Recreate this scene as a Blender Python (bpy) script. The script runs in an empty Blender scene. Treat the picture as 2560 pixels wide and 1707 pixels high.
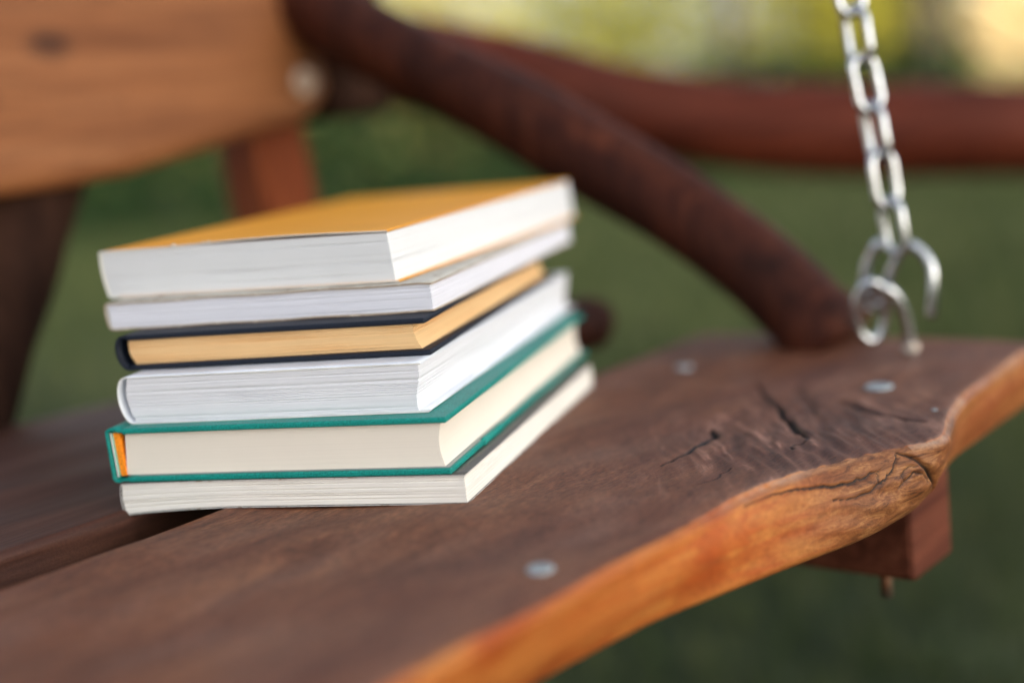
import bpy, bmesh, math, random
import numpy as np
from mathutils import Vector, Matrix

R = math.radians
SC = bpy.context.scene
COL = SC.collection
rng = np.random.default_rng(7)
random.seed(7)

# ------------------------------------------------------------------ camera
CAM_H, PITCH, ROLL = 0.14679, R(-9.358), R(5.80)
cam_data = bpy.data.cameras.new('camera')
cam = bpy.data.objects.new('camera', cam_data)
COL.objects.link(cam)
fwd = Vector((0, math.cos(PITCH), math.sin(PITCH)))
rt = Vector((1, 0, 0))
up = rt.cross(fwd)
rt2 = math.cos(ROLL) * rt - math.sin(ROLL) * up
up2 = math.sin(ROLL) * rt + math.cos(ROLL) * up
m = Matrix((rt2, up2, -fwd)).transposed().to_4x4()
m.translation = Vector((0, 0, CAM_H))
cam.matrix_world = m
cam_data.lens = 50
cam_data.sensor_width = 36
cam_data.clip_start = 0.02
cam_data.clip_end = 1000
cam_data.dof.use_dof = True
cam_data.dof.focus_distance = 0.556
cam_data.dof.aperture_fstop = 2.2
SC.camera = cam

# ------------------------------------------------------------------ sky, sun, exposure
SUN_DIR = Vector((0.75, -0.66, 0)).normalized()      # horizontal direction towards the sun
SUN_EL = R(24)
world = bpy.data.worlds.new('World')
SC.world = world
world.use_nodes = True
wn = world.node_tree
bg = wn.nodes['Background']
sky = wn.nodes.new('ShaderNodeTexSky')
sky.sky_type = 'NISHITA'
sky.sun_disc = False
sky.sun_elevation = SUN_EL
sky.sun_rotation = math.atan2(SUN_DIR.x, SUN_DIR.y)
sky.dust_density = 2.0
hs = wn.nodes.new('ShaderNodeHueSaturation')      # milky, hazy sky
hs.inputs['Saturation'].default_value = 0.42
wn.links.new(sky.outputs[0], hs.inputs['Color'])
wn.links.new(hs.outputs[0], bg.inputs[0])
bg.inputs[1].default_value = 0.15
sd = bpy.data.lights.new('sun', 'SUN')
sd.energy = 2.6
sd.angle = R(11)
sd.color = (1.0, 0.90, 0.76)
sun = bpy.data.objects.new('sun', sd)
COL.objects.link(sun)
tosun = SUN_DIR * math.cos(SUN_EL) + Vector((0, 0, math.sin(SUN_EL)))
sun.rotation_euler = tosun.to_track_quat('Z', 'Y').to_euler()
SC.view_settings.view_transform = 'Standard'
SC.view_settings.look = 'None'
SC.view_settings.exposure = 1.27
SC.view_settings.gamma = 1.0
SC.render.engine = 'CYCLES'
SC.cycles.use_denoising = True
SC.cycles.max_bounces = 6

# ------------------------------------------------------------------ helpers
def tag(o, label=None, cat=None, group=None, kind=None):
    if label: o['label'] = label
    if cat: o['category'] = cat
    if group: o['group'] = group
    if kind: o['kind'] = kind
    return o

def empty(name, loc=(0, 0, 0), rz=0.0):
    o = bpy.data.objects.new(name, None)
    o.empty_display_size = 0.05
    o.location = loc
    o.rotation_euler = (0, 0, rz)
    COL.objects.link(o)
    return o

def link_mesh(name, me, mat, parent=None, smooth=False):
    if mat is not None:
        for q in (mat if isinstance(mat, (list, tuple)) else [mat]):
            me.materials.append(q)
    if smooth:
        me.polygons.foreach_set('use_smooth', [True] * len(me.polygons))
    o = bpy.data.objects.new(name, me)
    COL.objects.link(o)
    if parent is not None:
        o.parent = parent
    return o

def mesh_np(name, verts, faces):
    me = bpy.data.meshes.new(name)
    me.from_pydata([tuple(v) for v in np.asarray(verts, float).tolist()], [], [tuple(f) for f in faces])
    me.update()
    return me

def quads_np(name, V, Q):
    """fast mesh from arrays of vertices (n,3) and quads (m,4)"""
    me = bpy.data.meshes.new(name)
    V = np.asarray(V, np.float32); Q = np.asarray(Q, np.int32)
    me.vertices.add(len(V)); me.vertices.foreach_set('co', V.ravel())
    me.loops.add(Q.size); me.loops.foreach_set('vertex_index', Q.ravel())
    me.polygons.add(len(Q))
    me.polygons.foreach_set('loop_start', np.arange(0, Q.size, 4, dtype=np.int32))
    me.polygons.foreach_set('loop_total', np.full(len(Q), 4, np.int32))
    me.update(calc_edges=True)
    me.validate()
    return me

def bm_link(name, bm, mat, parent=None, smooth=False):
    me = bpy.data.meshes.new(name)
    bmesh.ops.recalc_face_normals(bm, faces=bm.faces)
    bm.to_mesh(me); bm.free()
    return link_mesh(name, me, mat, parent, smooth)

def catmull(pts, n=8, closed=False):
    P = [np.array(p, float) for p in pts]
    out = []
    L = len(P)
    rngi = range(L) if closed else range(L - 1)
    for i in rngi:
        p0 = P[(i - 1) % L] if (closed or i > 0) else 2 * P[0] - P[1]
        p1 = P[i]; p2 = P[(i + 1) % L]
        p3 = P[(i + 2) % L] if (closed or i + 2 < L) else 2 * P[-1] - P[-2]
        for k in range(n):
            t = k / n
            out.append(0.5 * ((2 * p1) + (-p0 + p2) * t + (2 * p0 - 5 * p1 + 4 * p2 - p3) * t * t + (-p0 + 3 * p1 - 3 * p2 + p3) * t ** 3))
    if not closed:
        out.append(P[-1])
    return out

def tube(pts, rad, seg=14, closed=False, wob=0.0, seed=0):
    """swept tube; rad is a number or a function of 0..1; returns (verts, faces)"""
    P = [Vector(p) for p in pts]
    n = len(P)
    rr = random.Random(seed)
    ph = [rr.uniform(0, 6.28) for _ in range(6)]
    V = []; F = []
    prev = None
    for i in range(n):
        if closed:
            tg = (P[(i + 1) % n] - P[i - 1]).normalized()
        else:
            tg = (P[min(i + 1, n - 1)] - P[max(i - 1, 0)]).normalized()
        if prev is None:
            a = Vector((0, 0, 1)) if abs(tg.z) < 0.9 else Vector((1, 0, 0))
            nx = tg.cross(a).normalized()
        else:
            nx = (prev - tg * prev.dot(tg)).normalized()
        prev = nx
        ny = tg.cross(nx)
        u = i / max(1, n - 1)
        r0 = rad(u) if callable(rad) else rad
        for k in range(seg):
            a = 2 * math.pi * k / seg
            w = 1 + wob * (math.sin(2 * a + ph[0] + 5 * u) + 0.6 * math.sin(3 * a + ph[1] - 9 * u) + 0.8 * math.sin(14 * u + ph[2]) + 0.5 * math.sin(31 * u + ph[3] + a))
            V.append(P[i] + (nx * math.cos(a) + ny * math.sin(a)) * r0 * w)
    m_ = n if closed else n - 1
    for i in range(m_):
        j = (i + 1) % n
        for k in range(seg):
            k2 = (k + 1) % seg
            F.append((i * seg + k, i * seg + k2, j * seg + k2, j * seg + k))
    if not closed:
        F.append(tuple(range(seg))[::-1])
        F.append(tuple(range((n - 1) * seg, n * seg)))
    return V, F

def add_tube(name, pts, rad, mat, parent, **kw):
    V, F = tube(pts, rad, **kw)
    me = bpy.data.meshes.new(name)
    me.from_pydata([tuple(v) for v in V], [], F)
    me.update()
    return link_mesh(name, me, mat, parent, True)

def box_bm(x0, x1, y0, y1, z0, z1, bev=0.0, seg=2):
    bm = bmesh.new()
    bmesh.ops.create_cube(bm, size=1)
    for v in bm.verts:
        v.co = Vector((x0 + (v.co.x + .5) * (x1 - x0), y0 + (v.co.y + .5) * (y1 - y0), z0 + (v.co.z + .5) * (z1 - z0)))
    if bev > 0:
        bmesh.ops.bevel(bm, geom=list(bm.edges), offset=bev, segments=seg, profile=0.5, affect='EDGES')
    return bm

# ------------------------------------------------------------------ materials
class NT:
    def __init__(s, name):
        s.m = bpy.data.materials.new(name); s.m.use_nodes = True
        s.t = s.m.node_tree; s.b = s.t.nodes['Principled BSDF']
    def n(s, typ, **kw):
        nd = s.t.nodes.new(typ)
        for k, v in kw.items(): setattr(nd, k, v)
        return nd
    def l(s, a, b): s.t.links.new(a, b)
    def coord(s, scale=(1, 1, 1), loc=(0, 0, 0), rot=(0, 0, 0), which='Object'):
        c = s.n('ShaderNodeTexCoord'); mp = s.n('ShaderNodeMapping')
        mp.inputs['Scale'].default_value = scale; mp.inputs['Location'].default_value = loc
        mp.inputs['Rotation'].default_value = rot
        s.l(c.outputs[which], mp.inputs[0]); return mp.outputs[0]
    def noise(s, vec, scale=5, detail=3, rough=.5, dist=0.0):
        nd = s.n('ShaderNodeTexNoise'); nd.inputs['Scale'].default_value = scale
        nd.inputs['Detail'].default_value = detail; nd.inputs['Roughness'].default_value = rough
        nd.inputs['Distortion'].default_value = dist
        s.l(vec, nd.inputs['Vector']); return nd.outputs['Fac']
    def ramp(s, fac, stops):
        r = s.n('ShaderNodeValToRGB'); e = r.color_ramp.elements
        while len(e) < len(stops): e.new(0.5)
        for q, (p, c) in zip(e, stops):
            q.position = p; q.color = (c[0], c[1], c[2], 1) if not isinstance(c, (int, float)) else (c, c, c, 1)
        s.l(fac, r.inputs[0]); return r.outputs[0]
    def mix(s, fac, a, b, mode='MIX'):
        x = s.n('ShaderNodeMix', data_type='RGBA', blend_type=mode)
        for sock, v in ((x.inputs[0], fac), (x.inputs[6], a), (x.inputs[7], b)):
            if isinstance(v, (int, float)): sock.default_value = v
            elif isinstance(v, tuple): sock.default_value = (v[0], v[1], v[2], 1)
            else: s.l(v, sock)
        return x.outputs[2]
    def math(s, op, a, b=0.0, clamp=False):
        x = s.n('ShaderNodeMath', operation=op, use_clamp=clamp)
        for sock, v in ((x.inputs[0], a), (x.inputs[1], b)):
            if isinstance(v, (int, float)): sock.default_value = v
            else: s.l(v, sock)
        return x.outputs[0]
    def attr(s, name):
        a = s.n('ShaderNodeAttribute'); a.attribute_name = name; return a.outputs['Fac']
    def bump(s, h, strength=.3, dist=.001):
        b = s.n('ShaderNodeBump'); b.inputs['Strength'].default_value = strength
        b.inputs['Distance'].default_value = dist
        s.l(h, b.inputs['Height']); s.l(b.outputs[0], s.b.inputs['Normal'])
    def set(s, color=None, rough=None, metal=None, spec=None, coat=None, coat_rough=None):
        for k, v in (('Base Color', color), ('Roughness', rough), ('Metallic', metal), ('Specular IOR Level', spec), ('Coat Weight', coat), ('Coat Roughness', coat_rough)):
            if v is None: continue
            if isinstance(v, (int, float)): s.b.inputs[k].default_value = v
            elif isinstance(v, tuple): s.b.inputs[k].default_value = (v[0], v[1], v[2], 1)
            else: s.l(v, s.b.inputs[k])

def wood(name, dark, mid, light, rough=.45, grain=1.0, seed=0., bump=.35, spots=(), axis=0, spec=.5, coat=0.0):
    """stained wood, grain along local axis 0 (x) or 2 (z)"""
    k = NT(name)
    def sc(a, b): return (a, b, b) if axis == 0 else (b, b, a)
    fine = k.noise(k.coord(sc(14, 420), (seed, seed, seed)), 1, 4, .65, .4)
    med = k.noise(k.coord(sc(5, 75), (seed + 3, seed, seed)), 1, 4, .55, 1.2)
    big = k.noise(k.coord(sc(5, 16), (seed + 9, seed, seed)), 1, 3, .55)
    speck = k.noise(k.coord((900, 900, 900)), 1, 2, .6)
    c = k.ramp(med, [(.28, dark), (.5, mid), (.74, light)])
    c = k.mix(k.ramp(big, [(.35, 0.0), (.7, .65)]), c, dark)
    f2 = k.ramp(fine, [(.3, .62), (.62, 1.12)])
    c = k.mix(.75 * grain, c, f2, 'MULTIPLY')
    c = k.mix(.35, c, k.ramp(speck, [(.3, .5), (.7, 1.35)]), 'MULTIPLY')
    if spots:
        co = k.n('ShaderNodeTexCoord')
        for (px, py, pz, r_, amt) in spots:
            mp = k.n('ShaderNodeMapping'); mp.vector_type = 'POINT'
            mp.inputs['Location'].default_value = (-px * .55, -py * 0.05, -pz)
            mp.inputs['Scale'].default_value = (.55, .05, 1)
            k.l(co.outputs['Object'], mp.inputs[0])
            ln = k.n('ShaderNodeVectorMath', operation='LENGTH'); k.l(mp.outputs[0], ln.inputs[0])
            mask = k.ramp(k.math('DIVIDE', ln.outputs['Value'], r_), [(.35, amt), (1.0, 0.0)])
            c = k.mix(mask, c, (dark[0] * .18, dark[1] * .15, dark[2] * .15))
    k.set(color=c, rough=k.ramp(med, [(.2, rough + .1), (.8, rough - .05)]), spec=spec, coat=coat, coat_rough=.35)
    k.bump(k.math('ADD', k.math('MULTIPLY', fine, .7), k.math('MULTIPLY', speck, .35)), bump, .0012)
    return k.m

STAIN_D, STAIN_M, STAIN_L = (.055, .026, .018), (.105, .052, .034), (.165, .085, .052)
M = {}

def seat_wood():
    k = NT('seat_wood')
    fine = k.noise(k.coord((45, 420, 60), (2, 1, 0)), 1, 4, .65, .5)
    med = k.noise(k.coord((14, 48, 20), (5, 0, 0)), 1, 6, .65, 1.0)
    big = k.noise(k.coord((9, 22, 9), (1, 0, 3)), 1, 4, .6, .3)
    speck = k.noise(k.coord((260, 900, 700)), 1, 4, .7)
    c = k.ramp(med, [(.25, (.062, .019, .009)), (.5, (.150, .052, .024)), (.78, (.26, .105, .047))])
    c = k.mix(k.ramp(big, [(.38, 0.0), (.68, .5)]), c, (.092, .034, .023))
    c = k.mix(k.ramp(k.noise(k.coord((14, 30, 9), (7, 2, 0)), 1, 3, .5), [(.52, 0.0), (.75, .6)]), c, (.19, .095, .065))
    c = k.mix(.45, c, k.ramp(fine, [(.3, .6), (.62, 1.15)]), 'MULTIPLY')
    c = k.mix(.8, c, k.ramp(speck, [(.32, .35), (.68, 1.75)]), 'MULTIPLY')
    # swirling figure round the knot
    km = k.n('ShaderNodeMapping'); km.inputs['Scale'].default_value = (16, 95, 1)
    k.l(k.coord((1, 1, 1), (0, 0, 0), (0, 0, R(-40))), km.inputs[0])
    kn = k.noise(km.outputs[0], 1, 5, .6, .9)
    kn2 = k.noise(k.coord((50, 50, 1), (4, 2, 0)), 1, 4, .6, .6)
    kc = k.ramp(kn, [(.34, (.030, .014, .011)), (.46, (.09, .038, .025)), (.56, (.19, .085, .056)), (.63, (.42, .22, .155))])
    kc = k.mix(k.ramp(kn2, [(.45, 0.0), (.65, .7)]), kc, (.085, .040, .032))
    c = k.mix(k.math('MULTIPLY', k.attr('knot'), .75), c, kc)
    # live edge: amber base, lighter than the plank top
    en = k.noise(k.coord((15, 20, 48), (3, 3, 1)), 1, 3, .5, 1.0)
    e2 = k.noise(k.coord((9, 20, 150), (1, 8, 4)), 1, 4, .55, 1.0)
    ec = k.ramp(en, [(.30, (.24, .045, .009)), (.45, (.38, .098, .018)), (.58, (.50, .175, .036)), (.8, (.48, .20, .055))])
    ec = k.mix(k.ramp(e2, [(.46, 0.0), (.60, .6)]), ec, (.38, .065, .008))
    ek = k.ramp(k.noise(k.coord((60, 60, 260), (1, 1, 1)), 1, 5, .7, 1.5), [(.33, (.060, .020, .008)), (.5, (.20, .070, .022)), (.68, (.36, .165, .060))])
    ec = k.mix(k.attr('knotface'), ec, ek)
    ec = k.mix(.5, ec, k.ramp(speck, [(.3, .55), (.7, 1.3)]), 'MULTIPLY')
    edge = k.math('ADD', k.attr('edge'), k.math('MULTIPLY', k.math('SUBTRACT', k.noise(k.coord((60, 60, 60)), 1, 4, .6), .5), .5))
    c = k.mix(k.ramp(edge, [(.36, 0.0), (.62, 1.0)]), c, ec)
    # pale highlight along the rim, painted into the colour
    c = k.mix(k.math('MULTIPLY', k.attr('rim'), k.ramp(k.noise(k.coord((120, 120, 120)), 1, 3, .6), [(.35, .1), (.65, .75)])), c, (.46, .33, .25))
    c = k.mix(k.math('MINIMUM', k.attr('crack'), 1.0), c, (.006, .004, .004))
    k.set(color=c, rough=k.math('ADD', k.math('MULTIPLY', med, -.16), .66), spec=.28)
    h = k.math('ADD', k.math('MULTIPLY', fine, .6), k.math('MULTIPLY', speck, .6))
    k.bump(h, .45, .0009)
    return k.m

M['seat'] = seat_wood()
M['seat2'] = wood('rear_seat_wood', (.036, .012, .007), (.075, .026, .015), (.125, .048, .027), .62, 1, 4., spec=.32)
M['back'] = wood('backrest_wood', (.17, .056, .017), (.285, .104, .032), (.38, .155, .055), .6, .8, 11., spec=.25, spots=((.152, .290, .209, .0115, .75), (.094, .286, .180, .012, .6)))
M['post'] = wood('post_wood', (.14, .026, .005), (.24, .050, .010), (.32, .080, .018), .6, .8, 6., axis=2, spec=.15)
M['log'] = wood('log_wood', (.012, .003, .0015), (.064, .014, .006), (.15, .040, .016), .6, 1., 2., axis=2, spec=.15)
M['log2'] = wood('rail_wood', (.035, .006, .002), (.105, .017, .006), (.17, .036, .014), .58, .8, 8., axis=0, spec=.15)
M['shaded_post'] = wood('shaded_post_wood', (.018, .007, .004), (.038, .015, .008), (.060, .026, .014), .85, .8, 2., axis=2, spec=.12)  # shade on the leaning post and arm bracket put into a dark base
M['beam'] = wood('beam_wood', (.065, .015, .007), (.125, .033, .016), (.20, .062, .032), .6, .8, 3., spec=.2)

def metal(name, col, rough, bumpy=.15, rust=0.0):
    k = NT(name)
    n1 = k.noise(k.coord((260, 260, 260)), 1, 3, .6)
    c = k.ramp(n1, [(.3, tuple(x * .72 for x in col)), (.7, col)])
    if rust:
        c = k.mix(k.ramp(k.noise(k.coord((120, 120, 120)), 1, 4, .6), [(.5, 0.0), (.62, rust)]), c, (.22, .07, .02))
    k.set(color=c, rough=k.ramp(n1, [(.3, rough + .12), (.7, rough)]), metal=1.0)
    k.bump(n1, bumpy, .0008)
    return k.m
def cover_dull():
    k = NT('dull_bolt')
    k.set(color=k.ramp(k.noise(k.coord((200, 200, 200)), 1, 3, .6), [(.3, (.45, .32, .23)), (.7, (.60, .45, .33))]), rough=.6, metal=.2)
    return k.m
M['zinc'] = metal('zinc_metal', (.56, .58, .60), .15)
M['screw'] = metal('screw_metal', (.48, .52, .53), .55, .2)
M['dull'] = cover_dull()
M['dark_iron'] = metal('dark_iron', (.22, .15, .11), .6, .3, .8)
M['rusty'] = metal('rusty_metal', (.62, .55, .48), .45, .3, .8)

def paper(name, col, line=.14, seed=0.0, warm=None):
    k = NT(name)
    a = k.noise(k.coord((5, 5, 2600), (seed, seed, seed)), 1, 2, .5)
    b = k.noise(k.coord((2.2, 2.2, 620), (seed + 4, seed, seed)), 1, 3, .6)
    c_ = k.noise(k.coord((30, 30, 30), (seed + 4, seed, seed)), 1, 3, .6)
    d = k.noise(k.coord((1.4, 1.4, 1000), (seed + 8, seed, seed)), 1, 1, .5)
    c = k.mix(k.ramp(c_, [(.3, 0.0), (.75, .3)]), col, warm or tuple(x * .9 for x in col))
    c = k.mix(1.0, c, k.ramp(a, [(.35, 1 - line * .6), (.6, 1.0)]), 'MULTIPLY')
    c = k.mix(1.0, c, k.ramp(b, [(.32, 1 - line * .3), (.5, 1.0)]), 'MULTIPLY')
    c = k.mix(k.ramp(d, [(.25, line * 3), (.31, 0.0)]), c, tuple(x * .33 for x in col))
    k.set(color=c, rough=.75, spec=.25)
    k.bump(a, .12, .0003)
    return k.m
M['p_bottom'] = paper('page_ivory', (.80, .765, .70), .12, 1.)
M['p_cream'] = paper('page_cream', (.80, .73, .63), .03, 2.)
M['p_white'] = paper('page_white', (.74, .74, .77), .13, 3.)
M['p_tan'] = paper('page_tan', (.80, .52, .255), .13, 4., (.78, .44, .19))
M['p_lilac'] = paper('page_lilac', (.74, .74, .80), .12, 5.)
M['p_top'] = paper('page_bright', (.72, .725, .73), .04, 6.)

def cover(name, col, rough=.45, weave=0.0, wear=None, coat=0.0, var=.12):
    k = NT(name)
    n1 = k.noise(k.coord((35, 35, 35)), 1, 4, .6)
    c = k.ramp(n1, [(.3, tuple(x * (1 - var) for x in col)), (.7, tuple(min(1, x * (1 + var)) for x in col))])
    fn = k.noise(k.coord((1300, 1300, 1300)), 1, 2, .6)
    if weave:
        c = k.mix(weave, c, k.ramp(fn, [(.35, .45), (.65, 1.9)]), 'MULTIPLY')
    if wear:
        c = k.mix(k.ramp(k.noise(k.coord((160, 160, 300)), 1, 5, .7), [(.54, 0.0), (.62, .85)]), c, wear)
    k.set(color=c, rough=rough, spec=.28, coat=coat, coat_rough=.3)
    k.bump(fn, .2 + weave, .0005)
    return k.m
M['teal'] = cover('teal_cloth', (.004, .215, .180), .42, .35)
M['navy'] = cover('navy_cloth', (.006, .010, .020), .55, .4)
M['cover_white'] = cover('white_card', (.74, .77, .82), .35, 0, None, .2)
M['cover_cream'] = cover('cream_card', (.50, .48, .42), .55, 0, (.20, .13, .08))
M['cover_slate'] = cover('slate_card', (.075, .070, .060), .35, 0, None, .3)
M['cover_ivory'] = cover('ivory_card', (.62, .60, .57), .5, 0, (.30, .22, .15))
M['endpaper'] = cover('endpaper', (.32, .34, .32), .6)
M['board_core'] = cover('card_edge', (.34, .26, .19), .8, .2, (.62, .54, .44))
M['headband'] = cover('headband_orange', (.95, .27, .012), .6, .4)
M['white_edge'] = cover('white_cut_edge', (.74, .72, .66), .7)

def yellow_cover():
    k = NT('yellow_card')
    n1 = k.noise(k.coord((20, 20, 20)), 1, 3, .6)
    c = k.ramp(n1, [(.3, (.78, .32, .022)), (.7, (.84, .37, .03))])
    # faint rows of small print, far too small to read
    br = k.n('ShaderNodeTexBrick')
    br.inputs['Scale'].default_value = 1.0
    br.inputs['Brick Width'].default_value = .0052; br.inputs['Row Height'].default_value = .0021
    br.inputs['Mortar Size'].default_value = .0006; br.inputs['Mortar Smooth'].default_value = .2
    k.l(k.coord((1, 1, 1)), br.inputs['Vector'])
    sp = k.n('ShaderNodeSeparateXYZ'); co = k.n('ShaderNodeTexCoord'); k.l(co.outputs['Object'], sp.inputs[0])
    mx = k.math('MULTIPLY', k.math('GREATER_THAN', sp.outputs[0], .085), k.math('LESS_THAN', sp.outputs[0], .128))
    my = k.math('MULTIPLY', k.math('GREATER_THAN', sp.outputs[1], .007), k.math('LESS_THAN', sp.outputs[1], .032))
    dots = k.ramp(k.noise(k.coord((2600, 1500, 1)), 1, 2, .6), [(.47, 0.0), (.53, 1.0)])
    msk = k.math('MULTIPLY', k.math('MULTIPLY', mx, my), k.math('MULTIPLY', dots, k.math('SUBTRACT', 1.0, br.outputs['Fac'])))
    c = k.mix(k.math('MULTIPLY', msk, .45), c, (.16, .07, .02))
    k.set(color=c, rough=.5, spec=.25)
    k.bump(k.noise(k.coord((900, 900, 900)), 1, 2, .5), .08, .0004)
    return k.m
M['yellow'] = yellow_cover()

# ------------------------------------------------------------------ ground
GZ = -0.46
def lawn_mat():
    k = NT('lawn')
    a = k.noise(k.coord((1.7, 1.7, 1.7)), 1, 3, .55)
    b = k.noise(k.coord((.22, .22, .22), (3, 3, 3)), 1, 3, .6)
    f = k.noise(k.coord((45, 45, 45)), 1, 4, .7)
    c = k.ramp(a, [(.33, (.022, .032, .014)), (.5, (.046, .060, .026)), (.66, (.11, .12, .05))])
    c = k.mix(k.ramp(b, [(.4, 0.0), (.7, .55)]), c, (.075, .085, .030))
    c = k.mix(.7, c, k.ramp(f, [(.3, .5), (.7, 1.3)]), 'MULTIPLY')
    k.set(color=c, rough=.9, spec=.15)
    k.bump(f, .6, .02)
    return k.m
M['lawn'] = lawn_mat()
gx = np.concatenate([-np.geomspace(400, 6, 14), np.linspace(-5, 5, 41), np.geomspace(6, 400, 14)])
gy = np.concatenate([-np.geomspace(200, 3, 10), np.linspace(-2, 14, 65), np.geomspace(15, 600, 16)])
XX, YY = np.meshgrid(gx, gy, indexing='ij')
ZZ = GZ + .012 * np.sin(XX * 1.3) * np.cos(YY * .9) * (np.hypot(XX, YY) < 20)
V = np.stack([XX, YY, ZZ], -1).reshape(-1, 3)
nx_, ny_ = len(gx), len(gy)
ii, jj = np.meshgrid(np.arange(nx_ - 1), np.arange(ny_ - 1), indexing='ij')
a0 = (ii * ny_ + jj).ravel()
Q = np.stack([a0, a0 + ny_, a0 + ny_ + 1, a0 + 1], -1)
lawn = link_mesh('ground', quads_np('ground', V, Q), M['lawn'], smooth=True)
tag(lawn, kind='structure')
lawn['label'] = 'dark green lawn stretching away below the swing bench'

def leafmat(name, cols, trans=.35):
    k = NT(name)
    oi = k.n('ShaderNodeNewGeometry')
    c = k.ramp(oi.outputs['Random Per Island'], [(i / (len(cols) - 1), q) for i, q in enumerate(cols)])
    k.set(color=c, rough=.7, spec=.06)
    tr = k.n('ShaderNodeBsdfTranslucent'); k.l(c, tr.inputs['Color'])
    mx = k.n('ShaderNodeMixShader'); mx.inputs[0].default_value = trans
    out = k.t.nodes['Material Output']
    k.l(k.b.outputs[0], mx.inputs[1]); k.l(tr.outputs[0], mx.inputs[2]); k.l(mx.outputs[0], out.inputs['Surface'])
    return k.m
M['blade'] = leafmat('grass_blade', [(.018, .030, .012), (.036, .055, .020), (.062, .082, .030), (.11, .11, .048)], .25)
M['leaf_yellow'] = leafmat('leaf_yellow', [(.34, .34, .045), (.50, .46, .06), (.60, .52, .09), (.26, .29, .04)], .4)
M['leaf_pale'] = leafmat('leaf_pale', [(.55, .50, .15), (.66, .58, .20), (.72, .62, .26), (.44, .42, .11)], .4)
M['leaf_olive'] = leafmat('leaf_olive', [(.08, .085, .022), (.14, .13, .035), (.17, .12, .04), (.06, .075, .02)], .3)
M['leaf_dark'] = leafmat('leaf_dark', [(.012, .030, .012), (.022, .048, .016), (.035, .065, .02), (.018, .035, .014)], .15)
M['leaf_green'] = leafmat('leaf_green', [(.05, .10, .02), (.09, .15, .03), (.13, .18, .04), (.05, .09, .02)], .3)
M['bark'] = wood('bark', (.035, .025, .018), (.075, .055, .04), (.12, .09, .065), .9, .8, 3., axis=2)

def blades(n, xr, yr, hmin, hmax, w, power=1.0):
    u = rng.random(n) ** power
    y = yr[0] + (yr[1] - yr[0]) * u
    x = xr[0] + (xr[1] - xr[0]) * rng.random(n)
    h = hmin + (hmax - hmin) * rng.random(n)
    a = rng.random(n) * 2 * np.pi
    lean = .6 * h * rng.random(n); la = rng.random(n) * 2 * np.pi
    dx, dy = np.cos(a) * w / 2, np.sin(a) * w / 2
    z0 = np.full(n, GZ - .012)
    tx, ty = x + np.cos(la) * lean, y + np.sin(la) * lean
    V = np.stack([np.stack([x - dx, y - dy, z0], -1), np.stack([x + dx, y + dy, z0], -1),
                  np.stack([tx + dx * .25, ty + dy * .25, z0 + h], -1), np.stack([tx - dx * .25, ty - dy * .25, z0 + h], -1)], 1).reshape(-1, 3)
    return V
Vb = np.concatenate([blades(60000, (-2.2, 2.6), (-.4, 3.2), .03, .07, .005),
                     blades(50000, (-3.5, 5.0), (3.2, 9.5), .04, .08, .012)])
Qb = np.arange(len(Vb)).reshape(-1, 4)
grass = link_mesh('grass', quads_np('grass', Vb, Qb), M['blade'])
tag(grass, 'short dark green grass covering the ground under and behind the bench', 'grass', kind='stuff')

# ------------------------------------------------------------------ far planting
def leaf_cloud(n, centre, radii, size, seed, shape='ellipsoid'):
    r = np.random.default_rng(seed)
    if shape == 'box':
        P = (r.random((n, 3)) * 2 - 1)
        P[:, 2] = np.where(r.random(n) < .3, 1 - .15 * r.random(n), P[:, 2])
    else:
        D = r.normal(size=(n, 3)); D /= np.linalg.norm(D, axis=1)[:, None]
        rad = r.random(n) ** .45
        lump = 1 + .22 * np.sin(D[:, 0] * 5 + seed) * np.cos(D[:, 1] * 4 + 2 * seed) + .12 * np.sin(D[:, 2] * 9 + D[:, 0] * 7)
        P = D * (rad * lump)[:, None]
    P = P * np.array(radii) + np.array(centre)
    # leaves turn their faces towards the light
    Nn = r.normal(size=(n, 3)) * .55 + np.array(tosun); Nn /= np.linalg.norm(Nn, axis=1)[:, None]
    A = np.cross(Nn, r.normal(size=(n, 3))); A /= np.linalg.norm(A, axis=1)[:, None]
    B = np.cross(Nn, A); B /= np.linalg.norm(B, axis=1)[:, None]
    s = size * (.6 + .8 * r.random(n))[:, None]
    V = np.stack([P - A * s, P + B * s * .45, P + A * s, P - B * s * .45], 1).reshape(-1, 3)
    return V

def shrub(loc, w, h, leaf, seed, label, cat='shrub', group=None, n=3200, size=.05, stems=4, name='shrub'):
    root = empty(name, (loc[0], loc[1], GZ))
    tag(root, label, cat, group)
    Vc = leaf_cloud(n, (0, 0, h * .53), (w / 2, w / 2 * .8, h * .52), size, seed)
    Vc[:, 2] = np.maximum(Vc[:, 2], .02)
    link_mesh('foliage', quads_np('foliage', Vc, np.arange(len(Vc)).reshape(-1, 4)), M[leaf], root)
    rr = random.Random(seed)
    VV = []; FF = []
    for s in range(stems):
        a = rr.uniform(0, 6.28); e = rr.uniform(.15, .35) * w
        pts = [(0.05 * math.cos(a), .05 * math.sin(a), -.05), (e * .4 * math.cos(a), e * .4 * math.sin(a), h * .35), (e * math.cos(a), e * math.sin(a), h * .8)]
        v, f = tube(catmull(pts, 4), lambda u: .022 * (1 - .75 * u), seg=7)
        o_ = len(VV); VV += v; FF += [tuple(i + o_ for i in q) for q in f]
    me = bpy.data.meshes.new('stems'); me.from_pydata([tuple(v) for v in VV], [], FF)
    link_mesh('stem', me, M['bark'], root, True)
    return root

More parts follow.
